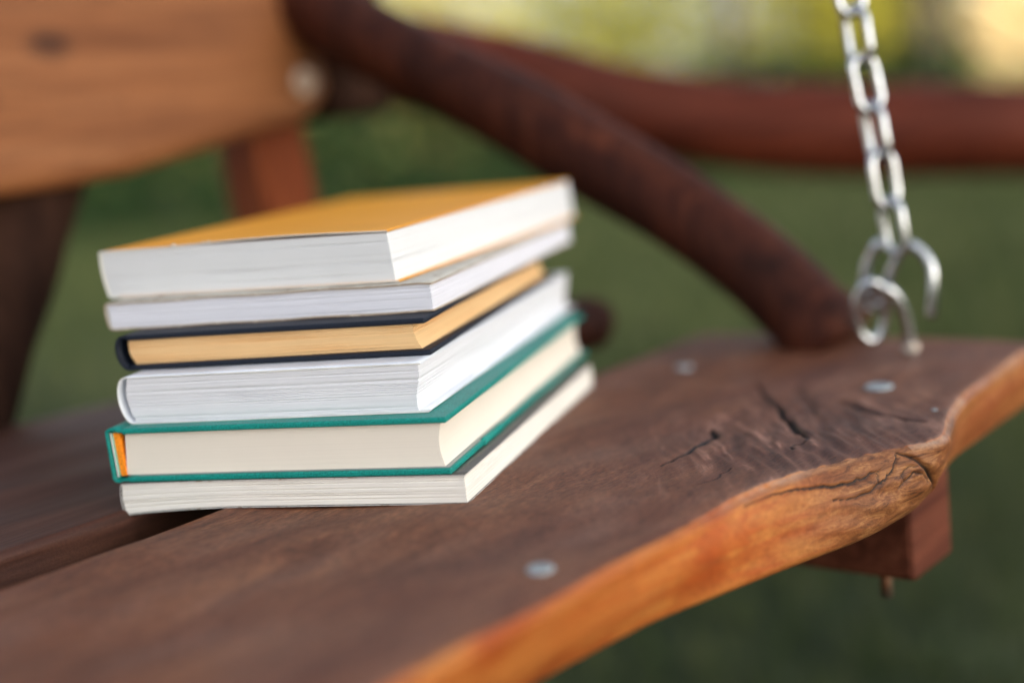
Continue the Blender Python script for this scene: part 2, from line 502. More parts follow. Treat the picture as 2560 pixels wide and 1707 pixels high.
def tree(loc, h, tr, crown_r, leaf, seed, label, lean=0.0, dens=650):
    root = empty('tree', (loc[0], loc[1], GZ))
    tag(root, label, 'tree')
    rr = random.Random(seed)
    top = h * .62
    pts = [(0, 0, -.1), (lean * .3, .05, top * .35), (lean * .7, -.04, top * .7), (lean, 0, top)]
    VV, FF = tube(catmull(pts, 5), lambda u: tr * (1.25 - .55 * u) if u > .06 else tr * 1.5, seg=12, wob=.04, seed=seed)
    for b in range(6):
        a = b * 1.05 + rr.uniform(-.3, .3); z = top * rr.uniform(.6, .98)
        L = crown_r * rr.uniform(.6, .95)
        x0 = lean * z / top
        p = [(x0, 0, z), (x0 + .5 * L * math.cos(a), .5 * L * math.sin(a), z + L * .35), (x0 + L * math.cos(a), L * math.sin(a), z + L * .8)]
        v, f = tube(catmull(p, 4), lambda u: tr * .45 * (1 - .8 * u), seg=7)
        o_ = len(VV); VV += v; FF += [tuple(i + o_ for i in q) for q in f]
    me = bpy.data.meshes.new('trunk'); me.from_pydata([tuple(v) for v in VV], [], FF)
    link_mesh('trunk', me, M['bark'], root, True)
    cl = []
    for b in range(8):
        a = rr.uniform(0, 6.28); q = crown_r * rr.uniform(.2, .7)
        cl.append(leaf_cloud(dens, (lean + q * math.cos(a), q * math.sin(a), h * .72 + rr.uniform(-.25, .3) * crown_r), (crown_r * .5,) * 3, .07, seed * 10 + b))
    Vc = np.concatenate(cl)
    link_mesh('crown', quads_np('crown', Vc, np.arange(len(Vc)).reshape(-1, 4)), M[leaf], root)
    return root

# the planting stands in a loose row about 9 to 15 m away
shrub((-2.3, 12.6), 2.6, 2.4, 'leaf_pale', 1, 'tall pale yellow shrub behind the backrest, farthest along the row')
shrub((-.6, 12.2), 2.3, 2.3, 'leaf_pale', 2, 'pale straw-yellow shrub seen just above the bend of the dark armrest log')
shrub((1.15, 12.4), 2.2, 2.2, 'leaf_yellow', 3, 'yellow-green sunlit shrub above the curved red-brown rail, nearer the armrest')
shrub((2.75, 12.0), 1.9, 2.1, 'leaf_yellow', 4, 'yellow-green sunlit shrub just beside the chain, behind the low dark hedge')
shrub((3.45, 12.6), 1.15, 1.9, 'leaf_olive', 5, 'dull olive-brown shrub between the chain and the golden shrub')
tree((1.9, 11.2), 5.0, .06, 1.7, 'leaf_yellow', 21, 'slim yellow-leaved tree with a thin dark trunk amid the sunlit shrubs', .12, dens=250)
tree((3.35, 10.9), 5.6, .10, 1.9, 'leaf_olive', 22, 'olive tree with a brown trunk between the chain and the golden shrub', -.1)
hd = empty('hedge', (-.85, 9.3, GZ))
tag(hd, 'low dark green hedge lying at the foot of the yellow shrubs behind the rail', 'hedge')
Vh = leaf_cloud(19000, (0, 0, .36), (3.9, .35, .36), .045, 77, 'box')
Vh[:, 2] += .04 * np.sin(Vh[:, 0] * 3.1) + .03 * np.sin(Vh[:, 0] * 7.3 + 1)
link_mesh('foliage', quads_np('foliage', Vh, np.arange(len(Vh)).reshape(-1, 4)), M['leaf_dark'], hd)
for q in range(15):
    add_tube('stem', [(-3.6 + q * .49, 0, -.05), (-3.57 + q * .49, .03, .3), (-3.52 + q * .49, .05, .55)], .014, M['bark'], hd, seg=6)
wood_far = leaf_cloud(15000, (1.0, 24, GZ + 2.8), (16, 2.0, 3.0), .16, 91, 'box')
fw = link_mesh('woods', quads_np('woods', wood_far, np.arange(len(wood_far)).reshape(-1, 4)), M['leaf_green'])
tag(fw, 'green mass of far trees closing off the lawn', 'woods', kind='stuff')

shade = tree((4.2, -3.75), 5.2, .11, 2.3, 'leaf_green', 35, 'unseen leafy tree added on the side of the low sun to shade the bench', dens=1500)  # tree out of view, added to thin the sunlight on the bench
shade.scale = (1, 1, 1)
# bushes at far right, the golden one standing in for a warm glow
shrub((3.75, 11.6), .9, .52, 'leaf_green', 6, 'small bright green bush below the golden shrub', n=1200, size=.03)
shrub((4.55, 11.9), .9, .48, 'leaf_green', 7, 'small bright green bush at the right edge, below the golden shrub', n=1200, size=.03)
shrub((4.3, 15.2), 2.4, 2.6, 'leaf_olive', 8, 'dark olive bush farther back, directly left of the golden shrub', n=5200)
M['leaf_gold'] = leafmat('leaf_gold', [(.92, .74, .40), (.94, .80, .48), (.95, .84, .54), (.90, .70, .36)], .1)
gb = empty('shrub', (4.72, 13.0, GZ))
tag(gb, 'round golden shrub standing in for a warm bright glow at the top right corner', 'shrub')
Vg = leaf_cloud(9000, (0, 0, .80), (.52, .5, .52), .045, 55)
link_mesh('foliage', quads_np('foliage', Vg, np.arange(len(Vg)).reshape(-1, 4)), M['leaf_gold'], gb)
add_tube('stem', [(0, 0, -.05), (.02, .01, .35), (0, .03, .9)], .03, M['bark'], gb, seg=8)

# ------------------------------------------------------------------ swing bench (local x along the seat, local y to the back)
O = (-0.123, 0.555)
bench = empty('swing_bench', (O[0], O[1], 0), R(51))
tag(bench, 'dark brown wooden swing bench of thick wavy-edged planks carrying the stack of books', 'swing bench')
TH = .034
S_END = .378

def seg_dist(P, poly, widths):
    """min over segments of distance/width for points P (n,2)"""
    best = np.full(len(P), 1e9)
    for i in range(len(poly) - 1):
        a = np.array(poly[i]); b = np.array(poly[i + 1]); d = b - a
        t = np.clip(((P - a) @ d) / (d @ d), 0, 1)
        q = a + t[:, None] * d
        w = widths[i] + (widths[i + 1] - widths[i]) * t
        best = np.minimum(best, np.linalg.norm(P - q, axis=1) / w)
    return best

def jag(poly, n=5, amp=.0006, seed=0):
    r = np.random.default_rng(seed); out = []
    for i in range(len(poly) - 1):
        a = np.array(poly[i]); b = np.array(poly[i + 1])
        for k_ in range(n):
            out.append(a + (b - a) * k_ / n + (r.normal(size=2) * amp if k_ else 0))
    out.append(np.array(poly[-1])); return out

def smooth_interp(x, xs, ys, w=.006):
    r = 0; 
    for o_ in (-1.5, -1, -.5, 0, .5, 1, 1.5):
        r = r + np.interp(x + o_ * w, xs, ys)
    return r / 7

FT = [(-.95, -.192), (-.8, -.186), (-.6, -.195), (-.35, -.188), (-.1, -.191), (-.05, -.192), (.02, -.192), (.08, -.1925), (.115, -.197), (.149, -.211), (.165, -.221), (.176, -.2285), (.184, -.229), (.193, -.2265), (.21, -.221), (.225, -.2165), (.254, -.211), (.277, -.209), (.306, -.207), (.339, -.2055), (.40, -.203)]
FB = [(-.95, -.180), (-.35, -.178), (-.10, -.172), (-.022, -.175), (.032, -.181), (.072, -.192), (.102, -.200), (.14, -.211), (.17, -.213), (.19, -.211), (.213, -.207), (.261, -.199), (.30, -.198), (.40, -.195)]

def front_plank():
    s = np.concatenate([np.arange(-.92, -.20, .012), np.arange(-.20, .06, .0018), np.arange(.06, .215, .0005), np.arange(.215, S_END, .0018), [S_END]])
    ns = len(s)
    ft = smooth_interp(s, *zip(*FT), w=.0035); fb = smooth_interp(s, *zip(*FB))
    rear_t = .0012 * np.sin(s * 17) + .0008 * np.sin(s * 41)
    cols = []       # each: (v array, z array, kind, frac)
    NU, NF, NTd, NTs, NR = 6, 64, 190, 70, 8
    knotw = np.exp(-((s - .15) / .042) ** 2)
    # underside rear -> front
    for i in range(NU):
        f = i / NU
        cols.append((rear_t + (fb - rear_t) * f, np.full(ns, -TH), 0, 0, 0))
    # front face bottom -> top with rounding
    for i in range(NF):
        f = i / (NF - 1)
        zc = -TH + TH * f
        bulge = .0045 * np.sin(np.pi * f) * (.55 + .9 * knotw)
        v = fb + (ft - fb) * f - bulge
        rr_ = .0032 * (1 - .65 * knotw)
        lowr = .004
        v = v + np.where(f > .9, ((f - .9) / .1) ** 2 * rr_, 0) + np.where(f < .12, ((.12 - f) / .12) ** 2 * lowr, 0)
        z = np.full(ns, zc) - np.where(f > .9, 0, 0)
        # crown of the live edge slopes over at the top
        z = z - .0016 * np.exp(-((1 - f) / .06) ** 2) * (1 - .6 * knotw)
        cols.append((v, z, 1, 1 - f, 0))
    # top
    vdense = np.linspace(0, 1, NTd)[1:] * .095
    vs = np.linspace(.095, 1, NTs)
    ws = -ft
    for d in vdense:
        vv = ft + .0032 * (1 - .65 * knotw) + d
        z = -.0012 * np.exp(-d / .0016) * (1 - .6 * knotw)
        cols.append((vv, z, 2, 0, d))
    base_v = ft + .0032 * (1 - .65 * knotw) + .095
    for f in np.linspace(0, 1, NTs)[1:]:
        vv = base_v + (rear_t - .003 - base_v) * f
        cols.append((vv, np.zeros(ns), 2, 0, .1))
    for i in range(NR):
        f = (i + 1) / NR
        a = f * math.pi / 2
        if i < NR - 1:
            cols.append((rear_t - .003 + .003 * math.sin(a), np.full(ns, -.003 + .003 * math.cos(a)), 3, 0, .1))
        else:
            cols.append((rear_t, np.full(ns, -TH + .003), 3, 0, .1))
    nc = len(cols)
    V = np.zeros((ns, nc, 3)); kind = np.zeros((ns, nc)); frac = np.zeros((ns, nc)); dd = np.zeros((ns, nc))
    for c_, (v, z, kd, fr, d_) in enumerate(cols):
        V[:, c_, 0] = s; V[:, c_, 1] = v; V[:, c_, 2] = z; kind[:, c_] = kd; frac[:, c_] = fr; dd[:, c_] = d_
    shp = (ns, nc)
    S_ = V[..., 0].ravel(); VV_ = V[..., 1].ravel(); K_ = kind.ravel(); Fr = frac.ravel()
    Z = V[..., 2].ravel().copy()
    crack = np.zeros(S_.shape)
    top = (K_ == 2) | ((K_ == 1) & (Fr < .02))
    # gentle undulation of the planed top + weathered ridges round the knot
    und = .0006 * np.sin(S_ * 31 + 1) * np.sin(VV_ * 47) + .0004 * np.sin(S_ * 77 + VV_ * 60)
    kd_ = np.sqrt(((S_ - .165) / .06) ** 2 + ((VV_ + .175) / .045) ** 2)
    ridge = np.exp(-kd_ ** 2) * (.00055 * np.sin((-.64 * S_ + .77 * VV_) * 560 + 2.2 * np.sin(S_ * 75 + VV_ * 40)) + .0003 * np.sin((-.64 * S_ + .77 * VV_) * 1050 + 2 * np.sin(S_ * 130)))
    Z[top] += (und + ridge)[top] * (dd.ravel()[top] > 0)
    P = np.stack([S_, VV_], -1)
    tc = [  # top cracks and gouges: poly, widths, depth, darkness, jag
        ([(.108, -.1405), (.125, -.1415), (.140, -.1395), (.154, -.138)], [.0005, .0008, .0012, .0016], .0016, 1.0, .0003),
        ([(.154, -.138), (.163, -.1335), (.1695, -.128)], [.0013, .0016, .0006], .0025, 1.0, .0003),
        ([(.262, -.098), (.235, -.118), (.205, -.1435), (.180, -.1625), (.164, -.1755)], [.0003, .0008, .0013, .0015, .0009], .0028, .95, .0005),
        ([(.164, -.1755), (.1585, -.180), (.150, -.1775), (.143, -.181)], [.0014, .0007, .0005, .0004], .0012, .8, .0004),
        ([(.232, -.158), (.219, -.178), (.209, -.196), (.200, -.213)], [.0006, .0020, .0015, .0005], .0024, .7, .0004),
        ([(.252, -.126), (.230, -.143), (.205, -.160)], [.002, .0045, .001], .0016, .3, .0003),
        ([(.085, -.168), (.098, -.1715), (.112, -.170)], [.0003, .0005, .0003], .0006, .7, .0004),
    ]
    for poly, w, dep, dk, jg in tc:
        jp = jag(poly, 4, jg, len(poly)); jw = np.interp(np.linspace(0, 1, len(jp)), np.linspace(0, 1, len(w)), w)
        d = seg_dist(P[top], jp, jw)
        g = np.exp(-d ** 2)
        Z[top] -= dep * g
        crack[top] = np.maximum(crack[top], dk * np.clip(1.7 * np.exp(-(d * .75) ** 2) - .15, 0, 1))
    # shallow dark dents
    for (cs, cv, a_, b_, dep) in ((.2, -.15, .012, .004, .0012), (.135, -.155, .01, .003, .001), (.185, -.128, .014, .003, .001)):
        g = np.exp(-((S_ - cs) / a_) ** 2 - ((VV_ - cv) / b_) ** 2)
        Z[top] -= dep * g[top]
    face = K_ == 1
    Pf = np.stack([S_[face], Fr[face] * TH], -1)
    dv = np.zeros(face.sum())
    fc = [
        ([(.079, .10), (.097, .10), (.114, .17), (.125, .23), (.135, .24), (.143, .22), (.149, .20)], [.0003, .0005, .0007, .0009, .0008, .0006, .0003], .0012, 1.0),
        ([(.123, .36), (.131, .40), (.141, .40), (.146, .33), (.150, .30), (.155, .22), (.158, .07)], [.0003, .0004, .0006, .0006, .0006, .0006, .0005], .0010, 1.0),
        ([(.159, .06), (.166, .20), (.173, .42), (.186, .85)], [.0005, .0008, .0013, .0010], .0018, 1.0),
        ([(.155, .45), (.160, .37), (.163, .31), (.168, .36), (.172, .50)], [.0004, .0006, .0006, .0004, .0003], .0006, .85),
        ([(.158, .40), (.157, .30), (.161, .24), (.166, .26)], [.0004, .0005, .0005, .0003], .0006, .7),
        ([(.146, .33), (.1455, .26), (.148, .23)], [.0004, .0004, .0003], .0005, .8),
    ]
    for poly, w, dep, dk in fc:
        pl = [(a, b * TH) for a, b in poly]
        jp = jag(pl, 4, .00028, len(poly) + 3); jw = np.interp(np.linspace(0, 1, len(jp)), np.linspace(0, 1, len(w)), w)
        d = seg_dist(Pf, jp, jw)
        dv += dep * np.exp(-d ** 2)
        crack[face] = np.maximum(crack[face], dk * np.clip(1.7 * np.exp(-(d * 1.6) ** 2) - .15, 0, 1))
    V[..., 2] = Z.reshape(shp)
    yy = V[..., 1].ravel().copy()
    rough = .0003 * np.sin(S_ * 47 + Fr * 5) + .0004 * np.sin(Fr * 9 + S_ * 25) + (.0003 * np.sin(S_ * 210 - Fr * 22) + .0003 * np.sin(S_ * 71) * np.sin(Fr * 25)) * np.exp(-((S_ - .16) / .05) ** 2)
    yy[face] += dv + (rough[face] * np.clip(np.sin(np.pi * np.clip(Fr[face], 0, 1)) * 1.5, 0, 1))
    V[..., 1] = yy.reshape(shp)
    idx = np.arange(ns * nc).reshape(ns, nc)
    a = idx[:-1, :]; b = idx[1:, :]
    Q = np.stack([a, np.roll(a, -1, 1), np.roll(b, -1, 1), b], -1).reshape(-1, 4)
    # end caps as strips between matching columns
    caps = []
    for row in (0, ns - 1):
        r_ = idx[row]; h = nc // 2
        for i in range(h - 1):
            q = [r_[i], r_[i + 1], r_[nc - 2 - i], r_[nc - 1 - i]]
            caps.append(q if row else q[::-1])
    Q = np.concatenate([Q, np.array(caps)])
    me = quads_np('seat_plank', V.reshape(-1, 3), Q)
    nv = len(me.vertices)
    def put(name, arr):
        at = me.attributes.new(name, 'FLOAT', 'POINT'); at.data.foreach_set('value', arr.astype(np.float32))
    d_ = dd.ravel()
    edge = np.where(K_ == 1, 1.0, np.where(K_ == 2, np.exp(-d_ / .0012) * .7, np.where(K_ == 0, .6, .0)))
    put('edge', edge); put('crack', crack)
    put('knot', np.where(K_ == 2, np.exp(-(kd_ * .8) ** 2.5), 0))
    put('knotface', np.where(K_ <= 1, np.clip(np.exp(-((S_ - .155) / .05) ** 2) * 1.15 + (S_ > .19) * .55, 0, 1), 0))
    rim = np.where(K_ == 1, np.exp(-(Fr / .06) ** 2), np.where(K_ == 2, np.exp(-d_ / .0012), 0)) * (.04 + .6 * np.exp(-((S_ - .10) / .035) ** 2) + .65 * (S_ > .165))
    put('rim', np.clip(rim, 0, 1))
    return link_mesh('seat_plank', me, M['seat'], bench, True)
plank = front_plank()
# recompute shading consistently
for o in (plank,):
    bm = bmesh.new(); bm.from_mesh(o.data); bmesh.ops.recalc_face_normals(bm, faces=bm.faces); bm.to_mesh(o.data); bm.free()

def rear_plank():
    s = np.linspace(-.92, .30, 260)
    prof = []
    W2 = .235
    for i in range(10): prof.append((.0 + .0 * i, i / 9))
    cols = []
    v0 = .039 + .0015 * np.sin(s * 23 + 1) + .001 * np.sin(s * 61)
    v1 = v0 + W2 - .004 * np.sin(s * 11) - np.clip((s - .05) * .16, 0, .05)
    r = .0035
    for a in np.linspace(0, math.pi / 2, 6):      # front bottom to front top
        cols.append((v0 + r - r * math.cos(a) , np.full_like(s, -TH + r - r * math.sin(a))) if False else (v0 + r * (1 - math.sin(a)), np.full_like(s, -TH + r * (1 - math.cos(a)))))
    cols = [(v0 + r * (1 - math.sin(a)), np.full_like(s, -TH + r * (1 - math.cos(a)))) for a in np.linspace(0, math.pi / 2, 6)]
    for f in np.linspace(.1, .85, 12):
        cols.append((v0 - .0006 * np.sin(f * 9 + s * 40), np.full_like(s, -TH + TH * f)))
    for a in np.linspace(0.1, math.pi / 2, 7):
        cols.append((v0 + r * (1 - math.cos(a)), -r + r * math.sin(a) + 0 * s))
    for f in np.linspace(.02, .98, 70):
        v = v0 + r + (v1 - v0 - 2 * r) * f
        cols.append((v, .0007 * np.sin(s * 29 + 2) * np.sin(v * 60) + .0005 * np.sin(v * 120 + s * 30)))
    for a in np.linspace(0, math.pi / 2, 6):
        cols.append((v1 - r * (1 - math.sin(a)), -r * (1 - math.cos(a)) + 0 * s))
    cols.append((v1, np.full_like(s, -TH + .003)))
    nc = len(cols); ns = len(s)
    V = np.zeros((ns, nc, 3))
    for c_, (v, z) in enumerate(cols): V[:, c_, 0] = s; V[:, c_, 1] = v; V[:, c_, 2] = z
    idx = np.arange(ns * nc).reshape(ns, nc); a = idx[:-1]; b = idx[1:]
    F = np.stack([a, np.roll(a, -1, 1), np.roll(b, -1, 1), b], -1).reshape(-1, 4).tolist()
    F.append(idx[0].tolist()); F.append(idx[-1][::-1].tolist())
    me = mesh_np('seat_plank', V.reshape(-1, 3), F)
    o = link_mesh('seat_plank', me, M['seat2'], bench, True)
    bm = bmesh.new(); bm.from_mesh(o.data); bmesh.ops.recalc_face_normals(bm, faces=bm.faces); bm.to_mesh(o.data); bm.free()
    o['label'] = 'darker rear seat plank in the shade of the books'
    return o
rear = rear_plank()

def screw_head(s, v, r, z=.0, parent=None, mat='screw', hgt=.0012, facing='z', name='screw'):
    bm = bmesh.new()
    rings = [(r, 0.0), (r * .97, hgt * .55), (r * .82, hgt), (r * .42, hgt * 1.15), (r * .36, hgt * .4), (0.0, hgt * .35)]
    prev = None; N = 28
    for (q, zz) in rings:
        if q == 0:
            c_ = bm.verts.new((0, 0, zz))
            for i in range(N): bm.faces.new((prev[i], prev[(i + 1) % N], c_))
            break
        ring = []
        for i in range(N):
            a = 2 * math.pi * i / N
            qq = q * (1 if q > r * .5 else (1 + .18 * math.cos(6 * a)))
            ring.append(bm.verts.new((qq * math.cos(a), qq * math.sin(a), zz)))
        if prev:
            for i in range(N): bm.faces.new((prev[i], prev[(i + 1) % N], ring[(i + 1) % N], ring[i]))
        prev = ring
    rot = Matrix.Identity(4) if facing == 'z' else Matrix.Rotation(R(90), 4, 'X')
    bm.transform(Matrix.Translation((s, v, z) if facing == 'z' else (s, v, z)) @ rot)
    return bm_link(name, bm, M[mat], parent, True)
screw_head(-.013, -.171, .0046, .0001, plank)
screw_head(.259, -.166, .0068, .0001, plank)
screw_head(.283, -.045, .0050, .0001, plank)
screw_head(.221, -.208, .0012, .0002, plank, hgt=.0005)

# armrest log: perpendicular to the seat, from the backrest down onto the seat end
arm_pts = [(.370, .36, .258), (.368, .30, .234), (.364, .2494, .208), (.361, .194, .182), (.360, .1385, .155), (.3585, .093, .132), (.3585, .0505, .108), (.3585, .009, .085), (.3585, -.0263, .062), (.3585, -.052, .043), (.3585, -.076, .021), (.3585, -.096, -.002)]
arm = add_tube('armrest_log', catmull(arm_pts, 5), lambda u: .0272 - .0045 * u + .0007 * math.sin(u * 15) + (.002 if u > .93 else 0), M['log'], bench, seg=28, wob=.006, seed=3)

# backrest board, leaning back slightly, live lower edge
def backrest():
    lean = math.tan(R(7))
    bott = [(-.95, .135), (-.5, .14), (-.2, .128), (.0, .124), (.099, .125), (.142, .126), (.189, .129), (.242, .137), (.283, .143), (.335, .149), (.358, .156), (.369, .170)]
    s = np.linspace(-.92, .372, 200)
    zb = smooth_interp(s, *zip(*bott), w=.006)
    ztop = .285 + .006 * np.sin(s * 7)
    T = .03
    V = []; 
    prof = []      # (f along height, depth) loop
    r = .10
    for f in np.linspace(0, 1, 22): prof.append((f, 0.0))
    for f in np.linspace(1, 0, 22): prof.append((f, 1.0))
    for i, ss in enumerate(s):
        for f, d in prof:
            z = zb[i] + (ztop[i] - zb[i]) * f
            y = .280 + (z - .13) * lean + d * T
            e = min(f, 1 - f) * (ztop[i] - zb[i])
            if e < .005: y += (.004 * (1 - e / .005) ** 2) * (1 if d == 0 else -1)
            ee = min(1, (.372 - ss) / .006)
            if ee < 1: y += .003 * (1 - ee) ** 2 * (1 if d == 0 else -1)
            V.append((ss, y, z))
    n = len(prof); F = []
    for i in range(len(s) - 1):
        for k_ in range(n):
            k2 = (k_ + 1) % n
            F.append((i * n + k_, i * n + k2, (i + 1) * n + k2, (i + 1) * n + k_))
    F.append(tuple(range(n))); F.append(tuple(range((len(s) - 1) * n, len(s) * n))[::-1])
    me = mesh_np('backrest_board', V, F)
    o = link_mesh('backrest_board', me, M['back'], bench, True)
    bm = bmesh.new(); bm.from_mesh(o.data); bmesh.ops.recalc_face_normals(bm, faces=bm.faces); bm.to_mesh(o.data); bm.free()
    return o
bb = backrest()
screw_head(.349, .280 + .049 * math.tan(R(7)) - .0004, .0100, .177, bb, 'dull', .003, 'y', 'bolt')

def post(s0, s1, v0, z0, z1, mat, lean=.10, dep=.04):
    bm = box_bm(s0, s1, v0, v0 + dep, z0, z1, .003, 2)
    for v in bm.verts: v.co.y += (v.co.z) * lean
    return bm_link('backrest_post', bm, M[mat], bench)
post(.322, .372, .300, -.08, .27, 'post')
bk_ = bm_link('arm_bracket', box_bm(.3735, .440, .285, .345, .150, .32, .012, 3), M['shaded_post'], bench)  # bracket coloured dark for the shade of the arm
dp = add_tube('backrest_post', catmull([(.004, .262, -.06), (.060, .290, .02), (.115, .315, .09), (.168, .335, .16), (.235, .37, .26)], 5), .034, M['shaded_post'], bench, seg=20, wob=.03, seed=9)
dp['label'] = 'leaning log post under the backrest, coloured nearly black for its shade'
# low log lying behind the books, its round end showing past them
add_tube('brace_log', catmull([(.13, .075, .017), (.22, .068, .016), (.30, .062, .014), (.338, .058, .012), (.343, .058, .012), (.3455, .058, .012)], 5), lambda u: .0165 * (1 if u < .86 else math.sqrt(max(.02, 1 - ((u - .86) / .14) ** 2))), M['log'], bench, seg=20, wob=.02, seed=5)

def beam(s0, s1, v0=-.197):
    bm = box_bm(s0, s1, v0, .30, -.078, -.0345, .003, 2)
    return bm_link('crossbeam', bm, M['beam'], bench)
b1 = beam(.217, .262)
b2 = beam(-.50, -.45)
bm = bmesh.new()
bmesh.ops.create_cone(bm, cap_ends=True, segments=16, radius1=.0028, radius2=.0028, depth=.013)
bm.transform(Matrix.Translation((.228, -.178, -.0835)))
bm_link('bolt', bm, M['dark_iron'], b1, True)

# ------------------------------------------------------------------ chain
ct = np.array([math.cos(R(51)), math.sin(R(51))]); cn_ = np.array([-math.sin(R(51)), math.cos(R(51))])
def bw(s, v, z=0.):
    p = np.array(O) + s * ct + v * cn_
    return Vector((p[0], p[1], z))
CB = bw(.329, -.151)
chain = empty('chain', tuple(CB))
tag(chain, 'bright zinc chain of oval links rising from the end of the bench seat', 'chain')
cinv = Matrix.Translation(-CB)

def link_obj(centre, axis, side, L=.0318, Wd=.0172, r=.0022):
    """oval link: long axis 'axis', width direction 'side'"""
    ax = axis.normalized(); sd_ = (side - ax * side.dot(ax)).normalized()
    h = L / 2 - Wd / 2; q = Wd / 2 - r
    pts = []
    for i in range(11):
        a = math.pi * i / 10
        pts.append(centre + ax * (h + q * math.sin(a)) + sd_ * (q * math.cos(a)))
    for i in range(11):
        a = math.pi + math.pi * i / 10
        pts.append(centre + ax * (-h + q * math.sin(a)) + sd_ * (q * math.cos(a)))
    pts = [cinv @ p for p in pts]
    return add_tube('chain_link', pts, r, M['zinc'], chain, seg=12, closed=True)

# the chain climbs, leaning slightly to the back of the bench
top_dir = (Vector((-.115, .055, 1))).normalized()
c0 = Vector((0.1994, 0.722, 0.067))
pitch = .0245
base_side = Vector((1, -.25, 0))
vd = Vector((0, 1, 0))
for i in range(18):
    c_ = c0 + top_dir * pitch * i
    a = R(14 if i % 2 == 1 else -56) + R(6) * math.sin(i * 2.1)
    sd_ = Vector((math.cos(a), math.sin(a), 0))
    link_obj(c_, top_dir + Vector((.03 * math.sin(i * 1.7), 0, 0)), sd_)

def wire(name, world_pts, r, par=chain, mat='zinc'):
    return add_tube(name, catmull([cinv @ Vector(q) for q in world_pts], 6), r, M[mat], par, seg=12)
wire('hook', [(0.2151, 0.718, 0.0191), (0.2162, 0.717, 0.0318), (0.2166, 0.718, 0.0437), (0.2128, 0.72, 0.0524), (0.2069, 0.722, 0.0566), (0.2014, 0.724, 0.0509), (0.1974, 0.726, 0.0425), (0.1948, 0.73, 0.0332), (0.1907, 0.732, 0.0246), (0.1868, 0.734, 0.0261), (0.1855, 0.734, 0.0355), (0.1871, 0.732, 0.047), (0.1911, 0.73, 0.0559), (0.1948, 0.728, 0.0589)], .0028)
wire('eye_bolt', [(0.2044, 0.722, -0.0056), (0.2044, 0.722, 0.01), (0.202, 0.721, 0.0218), (0.1971, 0.719, 0.0321), (0.192, 0.719, 0.0367), (0.1887, 0.724, 0.0346), (0.1886, 0.728, 0.0291), (0.1915, 0.728, 0.0251)], .0030)
ringp = [cinv @ Vector(q) for q in [(0.1864, 0.716, 0.0403), (0.1804, 0.717, 0.0386), (0.177, 0.719, 0.0292), (0.1779, 0.721, 0.017), (0.1831, 0.722, 0.0097), (0.1894, 0.723, 0.0119), (0.1929, 0.722, 0.0222), (0.1915, 0.718, 0.0342)]]
add_tube('chain_link', catmull(ringp, 5, closed=True), .0024, M['zinc'], chain, seg=12, closed=True)
nut = bm_link('washer', box_bm(-.0001, .0001, -.0001, .0001, 0, .0001), M['rusty'], chain)
nb = bmesh.new()
bmesh.ops.create_cone(nb, cap_ends=True, segments=6, radius1=.0052, radius2=.0048, depth=.004)
pb = cinv @ Vector((0.2045, 0.722, 0.0004))
nb.transform(Matrix.Translation((pb.x, pb.y, max(.004, pb.z))))
bmesh.ops.bevel(nb, geom=list(nb.edges), offset=.0008, segments=2, affect='EDGES')
nb.to_mesh(nut.data); nb.free(); nut.name = 'nut'

# ------------------------------------------------------------------ curved rail behind the bench (swing stand)
rail = empty('swing_stand', (.62, 1.42, GZ))
tag(rail, 'curved red-brown log rail of the swing stand behind the bench, passing behind the chain', 'swing stand')
ri = Matrix.Translation((-.62, -1.42, -GZ))
rp = [(-0.25, 1.42, 0.253), (-0.047, 1.4, 0.191), (0.002, 1.4, 0.176), (0.06, 1.4, 0.157), (0.118, 1.4, 0.137), (0.193, 1.4, 0.117), (0.268, 1.4, 0.101), (0.358, 1.4, 0.089), (0.52, 1.4, 0.073), (0.7, 1.44, 0.04), (0.95, 1.46, 0.04)]
add_tube('rail', catmull([ri @ Vector(p) for p in rp], 5), lambda u: .044 + .002 * math.sin(u * 11), M['log2'], rail, seg=28, wob=.015, seed=12)
add_tube('stand_post', catmull([ri @ Vector(p) for p in ((.98, 1.50, GZ - .03), (.97, 1.47, -.1), (.93, 1.44, .4), (.90, 1.42, 1.2))], 4), .045, M['log'], rail, seg=24, wob=.02, seed=13)
add_tube('stand_post', catmull([ri @ Vector(p) for p in ((-.235, 1.49, GZ - .03), (-.235, 1.47, -.1), (-.245, 1.46, .25), (-.25, 1.45, 1.2))], 4), .030, M['log'], rail, seg=24, wob=.02, seed=14)

